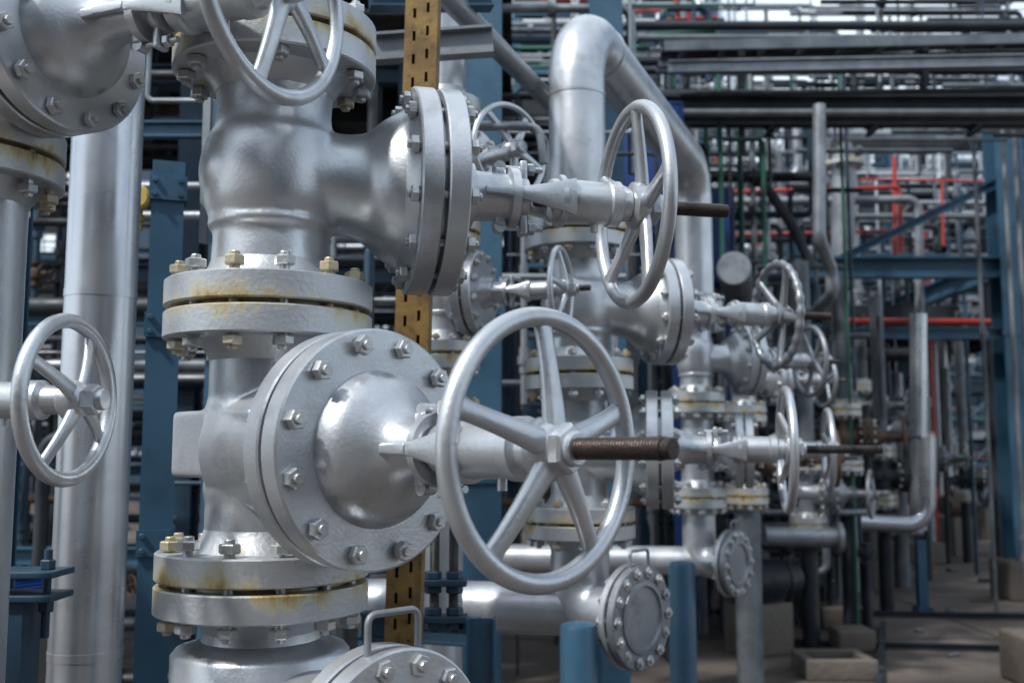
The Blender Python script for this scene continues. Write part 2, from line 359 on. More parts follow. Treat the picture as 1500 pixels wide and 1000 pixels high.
# ---------------------------------------------------------------- main row
row=Vector((.377,.926,0))
C1=Vector((-.477,2.0,0)); C2=Vector((.245,3.75,0)); C3=Vector((1.03,5.72,0)); C4=Vector((1.62,7.15,0))
GV='gate valves along the pipe row'
gate_valve("silver gate valve with large five-spoke handwheel and rusty stem",(C1.x,C1.y,1.603),R(-44),'box',.265,.247,.20,.112,.30,.207,.728,.207,.955,5,R(0),STEM,group=GV,cast=4)
gate_valve("silver bell-bodied gate valve above yellow-stained flange joint",(C1.x,C1.y,2.130),R(14),'bell',.272,.262,.20,.116,.316,.212,.762,.226,.985,5,R(10),STEM,group=GV,sr=.0155,cast=26)
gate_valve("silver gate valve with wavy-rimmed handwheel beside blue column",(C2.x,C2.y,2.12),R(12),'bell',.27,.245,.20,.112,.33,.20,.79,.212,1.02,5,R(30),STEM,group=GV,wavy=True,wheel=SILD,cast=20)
gate_valve("silver gate valve with long dark threaded stem",(C2.x,C2.y,1.605),R(-8),'box',.27,.26,.20,.105,.29,.212,.735,.226,1.06,5,R(20),STEMD,group=GV,slim=True,cast=4)
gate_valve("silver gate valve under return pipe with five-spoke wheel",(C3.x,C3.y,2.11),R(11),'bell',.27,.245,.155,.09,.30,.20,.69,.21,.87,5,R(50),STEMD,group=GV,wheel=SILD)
gate_valve("silver gate valve on last flanged riser",(C3.x,C3.y,1.605),R(-10),'box',.26,.26,.155,.09,.25,.21,.70,.23,.90,5,R(5),STEMD,group=GV,slim=True)
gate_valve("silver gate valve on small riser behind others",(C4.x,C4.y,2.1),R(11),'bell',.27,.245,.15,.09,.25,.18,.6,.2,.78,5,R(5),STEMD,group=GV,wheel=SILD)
gate_valve("brown rusted gate valve on small riser",(C4.x,C4.y,1.55),R(-10),'box',.305,.26,.15,.09,.25,.18,.6,.2,.75,5,R(25),STEMD,sil=RUST,group=GV)
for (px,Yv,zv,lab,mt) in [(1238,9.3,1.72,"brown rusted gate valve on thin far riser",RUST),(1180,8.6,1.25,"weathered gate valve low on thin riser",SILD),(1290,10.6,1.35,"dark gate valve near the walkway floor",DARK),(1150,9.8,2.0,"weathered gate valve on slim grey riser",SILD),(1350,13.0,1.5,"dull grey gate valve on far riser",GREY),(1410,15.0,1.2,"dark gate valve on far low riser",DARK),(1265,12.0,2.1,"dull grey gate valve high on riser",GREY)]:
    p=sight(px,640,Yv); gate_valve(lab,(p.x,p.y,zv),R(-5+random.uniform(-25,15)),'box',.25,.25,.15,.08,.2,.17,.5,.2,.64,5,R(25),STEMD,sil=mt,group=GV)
    pipe('pipe',[(p.x,p.y,zv+.25),(p.x,p.y,3.2)],.07,GREY,"dull grey riser above far gate valve",flanges=[((p.x,p.y,zv+.25),(0,0,-1),.15,False,True)])
    pipe('pipe',[(p.x,p.y,zv-.25),(p.x,p.y,.0)],.07,DARK,"dark riser below far gate valve",flanges=[((p.x,p.y,zv-.25),(0,0,1),.15,False,False)])
C0=Vector((-1.10,2.0,0))
gate_valve("silver gate valve with handwheel reaching past riser",(C0.x,C0.y,2.395),R(-24),'bell',.27,.215,.19,.115,.24,.190,.755,.203,.91,5,R(25),STEM,group=GV,slim=False)
pipe('pipe',[(C0.x,C0.y,2.18),(C0.x,C0.y,0)],.125,SIL,"thick silver riser pipe with rust-stained flange",flanges=[((C0.x,C0.y,2.18),(0,0,1),.19,False,False)])
gate_valve("small silver gate valve with four-spoke handwheel",(-1.462,1.78,1.683),R(-8),'bell',.2,.2,.12,.07,.2,.14,.742,.142,.80,4,R(60),STEM,group=GV,rt=.0125,q=.75)
pipe('pipe',[(-1.462,1.78,1.483),(-1.462,1.78,0)],.07,SIL,"small silver riser pipe under small valve",flanges=[((-1.462,1.78,1.483),(0,0,1),.12,False,False)])
C1b=Vector((-.235,3.5,0))
gate_valve("small silver gate valve with slender handwheel near ochre strut",(C1b.x,C1b.y,2.135),R(-18),'bell',.21,.21,.125,.07,.11,.145,.418,.146,.52,5,R(10),STEMD,group=GV,rt=.0095,q=.75)
gate_valve("small silver gate valve high beside blue column",(C1b.x,C1b.y,2.57),R(-48),'bell',.20,.225,.125,.07,.11,.13,.34,.16,.40,5,R(40),STEMD,group=GV,rt=.0095,q=.75)
pipe('pipe',[(C1b.x,C1b.y,2.77),(C1b.x,C1b.y,4.5)],.07,SIL,"slim silver riser rising from small valves",flanges=[((C1b.x,C1b.y,2.77),(0,0,-1),.125,False,False)])
pipe('pipe',[(C1b.x,C1b.y,1.925),(C1b.x,C1b.y,.5)],.07,SIL,"slim silver riser with rusty flange joint",flanges=[((C1b.x,C1b.y,1.925),(0,0,1),.125,False,False),((C1b.x,C1b.y,1.70),(0,0,1),.125,False,True)])
pipe('pipe',[(C1.x,C1.y,2.402),(C1.x,C1.y,5.2)],.115,SIL,"silver vertical pipe above upper gate valve",flanges=[((C1.x,C1.y,2.402),(0,0,-1),.20,False,True)])
zt=3.21
pipe('pipe',[(C2.x,C2.y,2.39),(C2.x,C2.y,zt),(C3.x,C3.y,zt),(C3.x,C3.y,2.38)],.106,SIL,"thick silver pipe looping over between two risers",rad=.22,n=40,
     rings=[((C2.x,C2.y,2.93),(0,0,1),.1085,.012),((C2.x+row.x*.3,C2.y+row.y*.3,zt),row,.1085,.012),((C3.x-row.x*.3,C3.y-row.y*.3,zt),row,.1085,.012)],
     flanges=[((C2.x,C2.y,2.39),(0,0,-1),.20,False,True),((C3.x,C3.y,2.38),(0,0,-1),.155,False,True)])
def bottom(C,zg,rn,zt,rf,lab,t=.25,rz=-43):
    root=empty('pipe_elbow',(C.x,C.y,0),R(rz)); top(root,lab,'pipe','flanged elbows under the valve row')
    m=MB().tube(fillet([(0,0,zg-.02),(0,0,zt),(t-.02,0,zt)],.14,12),rn,40); mkobj('elbow',m.mesh('elbow',SIL,50),root)
    B=Matrix.Rotation(R(30),4,'Z'); m=MB().tube([B@Vector((-1.6,0,zt)),(0,0,zt)],rn*.86,36); mkobj('branch',m.mesh('branch',SIL,50),root)
    mkobj('flange',flange_mesh(rf,rn,STAIN),root,Matrix.Translation((0,0,zg))@FLIP)
    A=axisM((t,0,zt),(1,0,0)); mkobj('flange',flange_mesh(.178,rn,SIL,.024),root,A@FLIP); mkobj('blind_flange',flange_mesh(.178,rn,SILD,.028,True),root,A)
    bolts(root,A,.151,14,.098,.0115,BOLT)
    x=t+.02
    h=MB().tube(fillet([(x,-.055,zt+.13),(x,-.055,zt+.225),(x,.055,zt+.225),(x,.055,zt+.13)],.015,4),.006,10); mkobj('handle',h.mesh('handle',GALV,60),root)
    return root
bottom(C2,1.345,.106,1.035,.20,"silver elbow with bolted blind flange and lifting handle",.235,-41)
bottom(C3,1.345,.09,1.0,.155,"silver elbow with blind flange on blue post",.20,-38)
pipe('pipe',[(C4.x,C4.y,1.29),(C4.x,C4.y,0)],.09,GREY,"dull riser at end of row",flanges=[((C4.x,C4.y,1.29),(0,0,1),.15,False,False)])
root=empty('pipe_tee',(C1.x,C1.y,0),R(-45)); top(root,"silver pipe tee with bolted blind flange and handle",'pipe')
m=MB().lathe([(.11,1.32),(.108,1.27),(.112,1.247),(.13,1.240),(.158,1.232),(.166,1.222),(.166,.80),(.12,.74),(.11,.0)],56); mkobj('body',m.mesh('tee_body',SIL,40),root)
zt1=1.095
m=MB().tube([(0,0,zt1),(.34,0,zt1)],.115,40); mkobj('branch',m.mesh('branch',SIL,50),root)
mkobj('flange',flange_mesh(.20,.108,STAIN,.052),root,Matrix.Translation((0,0,1.356))@FLIP)
A=axisM((.385,0,zt1),(1,0,0)); mkobj('flange',flange_mesh(.187,.115,SIL,.035),root,A@FLIP); mkobj('blind_flange',flange_mesh(.187,.11,SIL,.035,True),root,A)
bolts(root,A,.160,14,.11,.0110,BOLT)
h=MB().tube(fillet([(.40,-.052,zt1+.15),(.40,-.052,zt1+.243),(.40,.052,zt1+.243),(.40,.052,zt1+.15)],.015,4),.006,10); mkobj('handle',h.mesh('handle',GALV,60),root)
def post(x,y,z,r):
    m=MB().lathe([(r*2.2,0),(r*2.2,.015),(r,.02),(r,z-.02),(r*.93,z-.006),(r*.7,z),(r*.1,z+.004)],32)
    top(mkobj('support_post',m.mesh('support_post',BLUE,40),None,Matrix.Translation((x,y,0))),"round blue steel support post with welded cap",'post','blue posts under the valve row')
post(.222,3.50,1.03,.063); post(.895,5.5,1.02,.07)
# ---------------------------------------------------------------- steelwork helpers
def ipoly(w,h,t=.1):
    a=w/2;b=h/2;tw=w*.06;tf=h*t
    return [(-a,-b),(a,-b),(a,-b+tf),(tw,-b+tf),(tw,b-tf),(a,b-tf),(a,b),(-a,b),(-a,b-tf),(-tw,b-tf),(-tw,-b+tf),(-a,-b+tf)]
def column(x,y,z0,z1,w,mat=BLUE,label="blue painted steel column with flat flanges",rz=0,group='blue steel frame columns',base=True,d=None,plates=()):
    d=d or w; m=MB().prism(ipoly(w,d,.08),z0,z1)
    if base and z0<.1:
        m.box((0,0,.02),(w*1.7,d*1.7,.03)); 
        for sx in(-1,1):
            for sy in(-1,1): m.hexn(.02,.03,.06,Matrix.Translation((sx*w*.68,sy*d*.68,.006)))
    for zp in plates:
        m.box((0,-d/2-.006,zp),(w*1.15,.010,.07)); m.box((w*.54,-d/2+.03,zp),(.008,.08,.07))
        for sx in(-1,1):
            for sz in(-1,1): m.hexn(.008,0,.012,axisM((sx*w*.40,-d/2-.010,zp+sz*.020),(0,-1,0)))
    o=mkobj('steel_column',m.mesh('steel_column',mat,30),None,Matrix.Translation((x,y,0))@Matrix.Rotation(rz,4,'Z'))
    return top(o,label,'column',group)
def beam(a,b,w=.12,h=.16,mat=BLUE,label="blue painted horizontal steel beam",group='steel frame beams',name='steel_beam',poly=None):
    a=Vector(a);b=Vector(b); M=axisM(a,b-a); L=(b-a).length
    m=MB().prism([(p[1],p[0]) for p in (poly or ipoly(w,h,.1))],0,L)
    o=mkobj(name,m.mesh(name,mat,30),None,M); return top(o,label,'beam',group)
def tray(a,b,w=.5,h=.10,mat=GALV,label="galvanised cable tray with black cables"):
    a=Vector(a);b=Vector(b);L=(b-a).length; M=axisM(a,b-a)
    root=empty('cable_tray',a); root.matrix_basis=M; top(root,label,'cable tray','cable trays on the rack')
    m=MB()
    for s in(-1,1): m.box((0,s*w/2,L/2),(h,.006,L)); m.box((h/2,s*(w/2-.012),L/2),(.005,.03,L)); m.box((-h/2,s*(w/2-.012),L/2),(.005,.03,L))
    for i in range(int(L/.3)): m.box((-h/2+.012,0,.15+i*.3),(.02,w-.01,.04))
    mkobj('tray',m.mesh('tray',mat,30),root)
    for k in range(6):
        yy=-w/2+.06+k*(w-.12)/5; pts=[(-h/2+.045+random.uniform(0,.02),yy+random.uniform(-.02,.02),L*i/12) for i in range(13)]
        mkobj('cable',MB().tube(pts,.018,8).mesh('cable',DARK,60),root)
    return root
column(-.996,2.9,0,2.42,.088,label="blue steel post with bolted plates cut off below beam",group=None,d=.12,rz=R(20),plates=(2.34,1.95,1.35))
column(-.90,2.94,2.2,2.78,.022,label="thin grey bar bolted to blue post",mat=GALV,group=None)
column(-.80,3.5,0,3.1,.07,label="thin blue steel post among dark pipes",group=None)
column(-.155,4.45,0,6,.22,d=.24,label="tall wide blue steel column",plates=(1.5,2.2))
column(-1.55,3.1,0,4.0,.10,label="blue steel post behind riser",group=None)
column(-1.32,2.55,0,1.75,.06,label="short blue steel post",group=None)
column(.62,6.6,0,6,.22)
sp=MB(); sp.box((0,0,0),(.22,.12,.014),None,.002); sp.box((0,0,-.05),(.22,.12,.014),None,.002)
for sx in(-1,1): sp.hexn(.017,.007,.028,Matrix.Translation((sx*.075,0,0))); sp.cyl((sx*.075,0,-.14),(sx*.075,0,.05),.009,12); sp.hexn(.017,-.085,-.058,Matrix.Translation((sx*.075,0,0)))
sp.box((0,.0,-.6),(.09,.09,1.08)); pp=sight(20,838,2.3)
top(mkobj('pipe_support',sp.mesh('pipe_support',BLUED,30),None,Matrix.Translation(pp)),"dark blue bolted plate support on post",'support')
def strut():
    m=MB(); W=.092; H=1.95; t=.003; dep=.05
    m.box((-W/2+t/2,dep/2,H/2),(t,dep,H)); m.box((W/2-t/2,dep/2,H/2),(t,dep,H)); m.box((0,dep,H/2),(W-.002,t,H))
    xs=[-.0185,.0185]
    m.box((-W/4-.0115+.0002,0,H/2),(W/2-.0230,t,H)); m.box((W/4+.0115-.0002,0,H/2),(W/2-.0230,t,H)); m.box((0,0,H/2),(.0285,t,H))
    p=.066; n=int(H/p)
    for x in xs:
        for i in range(n): m.box((x,0,i*p+.02+(.0 if x<0 else .015)),(.0089,t*.98,.038))
    o=mkobj('strut_channel',m.mesh('strut_channel',OCH,30),None,Matrix.Translation((-.286,2.72,1.10))@Matrix.Rotation(R(1.2),4,'Y')@Matrix.Rotation(R(-6),4,'Z'))
    top(o,"upright ochre slotted strut channel with rust marks",'strut')
strut()
beam(sight(548,72,2.95),sight(722,60,2.95),.05,.085,GALV,"short galvanised channel bracket",None)
beam(sight(540,2,3.0),sight(720,2,3.1),.06,.05,BLUE,"blue channel across ochre strut",None)
pipe('handrail',[sight(640,-20,2.9),sight(806,150,4.0),sight(806,150,4.0)+Vector((.25,.6,-.02))],.036,SILD,"grey pipe rail sloping past blue column",'pipe')
pipe('pipe',[sight(684,186,3.2),sight(790,186,3.2),sight(796,240,3.2)],.013,GALV,"thin galvanised conduit with elbow",'pipe')
pipe('pipe',[sight(700,182,3.25),sight(770,182,3.25),sight(800,205,3.4),sight(800,330,3.4)],.010,GALV,"thin galvanised instrument tubing",'pipe')
for (px,a,b,Y) in [(636,765,925,2.9),(664,765,925,2.9)]:
    p0=sight(px,a,Y);p1=sight(px,b,Y); o=mkobj('threaded_rod',stem_mesh(.014,(p0-p1).length,STEMD,.091),None,axisM(p1,(0,0,1))@Matrix.Rotation(R(-90),4,'Y'))
    top(o,"dark threaded hanger rod with nuts",'rod','hanger rods')
for py in(852,905):
    cl=MB(); p=sight(650,py,2.9)
    cl.box((0,0,0),(.13,.07,.018),None,.003)
    for s in(-1,1): cl.hexn(.024,.009,.03,Matrix.Translation((s*.03,0,0))); cl.hexn(.024,-.03,-.009,Matrix.Translation((s*.03,0,0)))
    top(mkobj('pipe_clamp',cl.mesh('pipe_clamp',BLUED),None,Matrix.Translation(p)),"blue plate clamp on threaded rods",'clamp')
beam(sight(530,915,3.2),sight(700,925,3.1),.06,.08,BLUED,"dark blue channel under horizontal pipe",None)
beam(sight(705,905,2.9)-Vector((0,0,1)),sight(705,905,2.9),.06,.08,BLUE,"short blue steel stub upright",None)
pipe('pipe',[(-1.063,2.62,0),(-1.063,2.62,4.6)],.088,CLAD,"tall clad silver vertical pipe with seam",n=40,rings=[((-1.063,2.62,1.1),(0,0,1),.0895,.02),((-1.063,2.62,2.0),(0,0,1),.0895,.02),((-1.063,2.62,2.9),(0,0,1),.0895,.02)])
# ---------------------------------------------------------------- ground
g=MB(); g.add([(-250,-60,0),(250,-60,0),(250,400,0),(-250,400,0)],[(0,1,2,3)]); o=mkobj('ground',g.mesh('ground',GROUND)); top(o,"stained grey brown concrete plant floor",'ground',kind='structure')
j=MB()
for i in range(1,14): j.box((5,i*3.0,.002),(24,.025,.004))
for i in range(-3,5): j.box((i*3.0+1.2,20,.0018),(.025,40,.0034))
top(mkobj('pavement_joint',j.mesh('pavement_joint',DARK)),"dark joints between concrete slabs",'pavement',kind='structure')
def footing(x,y,w,d,h,hollow=False):
    m=MB()
    if hollow:
        t=.07
        m.box((0,-d/2+t/2,h/2),(w,t,h),None,.01); m.box((0,d/2-t/2,h/2),(w,t,h),None,.01); m.box((-w/2+t/2,0,h/2-.002),(t,d-2*t,h-.004),None,.01); m.box((w/2-t/2,0,h/2-.002),(t,d-2*t,h-.004),None,.01)
    else: m.box((0,0,h/2),(w,d,h),None,.025)
    top(mkobj('concrete_plinth',m.mesh('concrete_plinth',CONC,40),None,Matrix.Translation((x,y,0))),"hollow square concrete curb" if hollow else "square concrete plinth on plant floor",'plinth','concrete plinths on the floor')
XR=5.60; YR=11.4
footing(XR,YR,.55,.5,.42); footing(3.66,7.3,.36,.45,.34)
footing(2.32,7.6,.5,.45,.14,True); footing(3.0,9.6,.4,.4,.2); footing(5.9,15,.5,.5,.3); footing(3.3,12.4,.4,.4,.2); footing(4.3,13.6,.4,.4,.25); footing(2.75,8.5,.3,.3,.18)
for (a,b) in [((1.9,8.7,.03),(5.6,8.2,.03)),((2.4,6.9,.03),(3.4,9.6,.03)),((1.2,10.4,.03),(5.2,10.0,.03)),((3.2,9.6,.03),(5.4,18.0,.03))]:
    beam(a,b,.05,.05,DARK,"dark steel edging rail on floor",'floor edging rails')
for i in range(26):
    x=random.uniform(2.2,6.5); y=random.uniform(7,16); m=MB(); a=random.uniform(0,3)
    if i%2: m.cyl((0,0,.014),(math.cos(a)*random.uniform(.1,.4),math.sin(a)*random.uniform(.1,.4),.014),.012,8)
    else: m.box((0,0,.02),(random.uniform(.05,.16),random.uniform(.04,.1),.035),Matrix.Rotation(a,4,'Z'),.006)
    top(mkobj('metal_scrap',m.mesh('metal_scrap',random.choice([RUST,CONC,DARK,GREY])),None,Matrix.Translation((x,y,0.0))),"small loose scrap lying on floor",'scrap','scraps on the floor')
zcap=sight(1480,128,YR).z
column(XR,YR,.42,zcap,.31,label="tall blue steel column on concrete plinth",plates=(2.9,))
column(XR-.1,17,0,zcap+.2,.24)
column(3.2,11.4,0,4.0,.16); column(3.45,17,0,zcap,.24)
zb=sight(1300,392,11.4).z
beam((3.1,11.4,zb),(XR,11.4,zb),.16,.24)
beam((3.2,11.35,zb-.75),(XR,11.35,zb-.75),.1,.12)
beam((3.6,11.45,zb+.05),(XR,11.45,sight(1470,262,11.4).z),.07,.09,BLUE,"blue diagonal steel brace")
beam((XR-.02,11.4,zb+.02),(XR-.02,17,zb+.02),.16,.24); beam((3.4,17,zb),(XR,17,zb),.16,.2)
beam((3.3,11.4,zb-.3),(XR,16.9,zb-.3),.06,.08)
# overhead layered rack
Y=7.6
def zz(py,Y): return sight(1300,py,Y).z
tray((1.15,Y,zz(80,Y)),(7,Y-.1,zz(64,Y)),.35,.075,GREY)
beam((1.15,Y-.32,zz(122,Y)),(7,Y-.42,zz(108,Y)),.07,.09,GALV,"grey steel channel beam under cable trays")
beam((1.15,Y+.3,zz(102,Y+.3)),(7,Y+.2,zz(86,Y+.3)),.05,.05,GREY,"thin grey channel between trays")
pipe('pipe',[(1.3,Y+.1,zz(132,Y)),(7,Y,zz(124,Y))],.022,DARK,"thin dark conduit under channel beam")
for k,(py,dy,r,mt) in enumerate([(140,.8,.05,DARK),(150,1.0,.04,GREY),(148,1.3,.05,DARK),(165,.55,.03,GALV),(172,1.6,.05,DARK),(160,1.9,.06,DARK),(178,.9,.025,GREY),(56,.3,.03,GREY),(38,.6,.04,DARK),(90,.7,.04,DARK),(104,.9,.03,DARK)]):
    yy=Y+dy; pipe('pipe',[(1.0,yy,zz(py,yy)),(7.4,yy,zz(py,yy))],r,mt,"horizontal pipe on overhead rack",group='overhead rack pipes')
for i in range(7):
    x=1.4+i*.92; beam((x,Y+.62,zz(146,Y+.6)),(x,Y+1.5,zz(146,Y+.6)),.05,.08,DARK,"short dark cross beam of overhead rack",'overhead rack cross beams')
beam((1.1,Y+.6,zz(158,Y+.6)),(7.2,Y+.6,zz(158,Y+.6)),.10,.20,DARK,"dark main beam of overhead rack",'overhead rack main beams')
beam((1.1,Y+1.5,zz(170,Y+1.5)),(7.4,Y+1.5,zz(170,Y+1.5)),.12,.20,DARK,"dark main beam of overhead rack",'overhead rack main beams')
for i in range(4): 
    x=1.75+i*1.4; column(x,Y-.05,zz(132,Y),zz(66,Y),.05,DARK,"short dark hanger between trays",0,'tray hangers')
p=sight(1200,150,7.2); q=sight(1200,350,7.2)
pipe('pipe',[p+Vector((0,0,-.02)),q,q+Vector((.16,.25,-.18)),q+Vector((.16,.25,-.36)),q+Vector((.5,2.4,-.36))],.046,SILD,"grey vertical pipe with offset bend")
pipe('pipe',[sight(1212,206,11.8),sight(1455,204,11.8)],.14,SILD,"large silver horizontal pipe on rack")
pipe('pipe',[sight(1235,190,11.8),sight(1235,420,11.8)],.135,SILD,"large silver riser with rusty flange joint",flanges=[(sight(1235,238,11.8),(0,0,1),.24,False,True)])
pipe('pipe',[sight(1345,460,10.5),sight(1345,775,10.5)],.085,CLAD,"bright clad vertical pipe")
pipe('pipe',[sight(1220,762,10.4),sight(1358,770,10.4),sight(1358,640,10.4)],.085,CLAD,"bright clad pipe with elbow near floor")
column(sight(1348,800,10.4).x,10.4,0,.72,.09)
pipe('pipe',[sight(1120,785,8.5),sight(1228,787,8.5)],.085,SILD,"dull silver horizontal pipe stub",rings=[(sight(1228,787,8.5),(1,0,0),.13,.04)])
e=MB(); p=sight(1075,393,8.0); e.cyl((0,0,0),(.35,1.4,0),.135,32,None,.01); 
top(mkobj('pipe_end',e.mesh('pipe_end',SILD),None,Matrix.Translation(p)),"capped end of large silver pipe",'pipe')
pipe('pipe',[sight(950,52,8.3),sight(1052,46,8.3),sight(1058,380,8.3)],.022,GREEN,"green pipe turning down beside rack")
pipe('pipe',[sight(1060,205,8.6),sight(1118,205,8.6),sight(1121,420,8.6)],.02,GREEN,"green pipe with two bends")
pipe('pipe',[sight(750,72,8.3),sight(950,70,8.3)],.022,GREEN,"thin green horizontal pipe")
for (pts,Yr,r) in [([(1065,282),(1318,274),(1320,370)],12.3,.028),([(1060,345),(1310,338)],12.4,.020),([(1230,290),(1232,385)],12.2,.030),([(1087,290),(1088,380)],12.2,.018),([(1310,230),(1312,380)],12.5,.028),([(930,18),(1010,14),(1012,70)],9.6,.018),([(960,30),(1050,26)],9.7,.016),([(990,0),(992,60)],9.8,.018),([(1380,265),(1382,360)],12.7,.018),([(1260,262),(1440,266)],12.9,.018)]:
    pipe('pipe',[sight(u,v,Yr) for u,v in pts],r,RED,"red fire water pipe on rack",group='red fire water pipes')
pipe('pipe',[sight(1210,470,11.9),sight(1470,472,11.9)],.04,RED,"thick red pipe under blue beam",group='red fire water pipes')
pipe('pipe',[sight(1120,270,9),sight(1160,330,9),sight(1190,392,9)],.045,DARK,"dark sloping pipe on rack")
pipe('pipe',[sight(1060,296,11.9),sight(1345,292,11.9),sight(1347,400,11.9),sight(1347,470,11.9)],.05,SILD,"silver pipe turning downward")
def cabinet(px,py,Y,w,h,d,lab):
    p=sight(px,py,Y); m=MB(); m.box((0,0,0),(w,d,h),None,.02); m.box((0,-d/2-.008,0),(w*.88,.012,h*.9),None,.004)
    for s in(-.3,.3): m.box((w*.36,-d/2-.02,s*h),(.03,.03,.08))
    m.box((-w*.4,0,-(h/2+p.z)/2+0),(.06,.06,p.z-h/2)) ; m.box((w*.4,0,-(h/2+p.z)/2),(.06,.06,p.z-h/2))
    top(mkobj('equipment_cabinet',m.mesh('equipment_cabinet',BLUEV),None,Matrix.Translation(p)),lab,'cabinet')
cabinet(935,255,8.2,.7,1.1,.4,"vivid blue equipment cabinet on legs"); cabinet(1040,350,9.5,.4,.9,.4,"narrow vivid blue equipment cabinet")
def motor(px,py,Y,r,L,rz,mt=BLUEV,lab="vivid blue finned pump motor on plinth"):
    p=sight(px,py,Y); root=empty('pump_motor',(p.x,p.y,0),rz); top(root,lab,'motor','pump motors on the floor')
    z=p.z; m=MB(); m.lathe([(r*.6,-L/2),(r*.9,-L/2+.01),(r*.95,-L/2+.05),(r*.95,L/2-.05),(r*.7,L/2)],32,axisM((0,0,z),(1,0,0)))
    for k in range(40):
        a=2*math.pi*k/40; m.box((0,0,0),(L*.75,.004,r*.10),Matrix.Translation((0,0,z))@Matrix.Rotation(a,4,'X')@Matrix.Translation((0,0,r*.98)))
    mkobj('housing',m.mesh('housing',mt),root)
    c=MB(); c.box((0,0,z+r*1.15),(L*.3,r*.8,r*.4),None,.01); mkobj('terminal_box',c.mesh('terminal_box',mt),root)
    f=MB(); f.cyl((L/2,0,z),(L/2+.12,0,z),r*.8,24); f.cyl((L/2+.1,0,z),(L/2+.3,0,z),.03,16); mkobj('fan_cowl',f.mesh('fan_cowl',DARK),root)
    b=MB(); b.box((0,0,(z-r)/2),(L*.9,r*1.8,z-r),None,.01); mkobj('base',b.mesh('base',CONC),root)
motor(20,890,4.0,.11,.3,R(60))
for (px,py,Yv) in [(1110,850,8.4),(1200,800,10.8),(1290,770,13.0),(1400,740,16),(1180,760,14),(1330,745,15.5),(1250,755,12.2),(1430,728,19)]:
    motor(px,py,Yv,.17,.5,R(random.uniform(-60,60)),random.choice([DARK,GREY,RUST]),"dark finned pump motor on concrete base")
gm=MB(); gm.lathe([(.032,0),(.036,.004),(.036,.03),(.03,.035)],28,axisM((0,0,0),(0,-1,0))); gm.cyl((0,0,-.035),(0,0,-.09),.008,12); gm.hexn(.013,-.065,-.045)
top(mkobj('pressure_gauge',gm.mesh('pressure_gauge',YEL),None,Matrix.Translation(sight(206,292,2.85))),"yellow pressure gauge on short stem",'gauge')
# ---------------------------------------------------------------- generic plant clutter
def small_valve(p,r,mat,rz):
    def f():
        m=MB(); m.lathe([(.9,-1.6),(.9,-1.35),(.5,-1.3),(.5,-.8),(.8,-.5),(.85,0),(.8,.5),(.5,.8),(.5,1.3),(.9,1.35),(.9,1.6)],16)
        m.lathe([(.45,0),(.45,1),(.8,1.05),(.8,1.3),(.25,1.4),(.2,2.6)],16,axisM((0,0,0),(0,-1,0)))
        m.tube([(math.cos(a)*1.2,-2.4,math.sin(a)*1.2) for a in [2*math.pi*k/24 for k in range(24)]],.11,8,closed=True)
        for k in range(4):
            a=math.pi*k/2+.5; m.cyl((0,-2.4,0),(math.cos(a)*1.2,-2.4,math.sin(a)*1.2),.08,6)
        m.cyl((0,-2.3,0),(0,-3.2,0),.12,8)
        return m.mesh('small_valve',mat)
    o=mkobj('globe_valve',cached(('sv',mat.name),f),None,Matrix.Translation(p)@Matrix.Rotation(rz,4,'Z')@Matrix.Scale(r,4))
    top(o,"small valve with round handwheel on thin pipe" ,'valve','small valves on background pipes')
MATS=[SILD,SILD,GALV,DARK,DARK,SIL,BLUED,SILD]
LAB={'aluminium_paint':"silver painted process pipe",'weathered_aluminium_paint':"weathered grey process pipe",'aluminium_cladding':"bright clad process pipe",'galvanised_steel':"galvanised thin process pipe",'dark_grey_steel':"dark grey process pipe",'rusty_brown_steel':"rusty brown process pipe",'red_paint':"red fire water pipe",'shaded_dark_blue_paint':"dark blue painted process pipe",'dull_grey_steel':"dull grey process pipe"}
def run(root,pts,r,mt,rg):
    P=fillet(pts,r*2.6,4); m=MB().tube(P,r,8)
    for (c,d,rr,th) in rg:
        c=Vector(c); d=Vector(d).normalized(); m.cyl(c-d*th/2,c+d*th/2,rr,10)
    mkobj('pipe_run',m.mesh('pipe_run',mt,50),root)
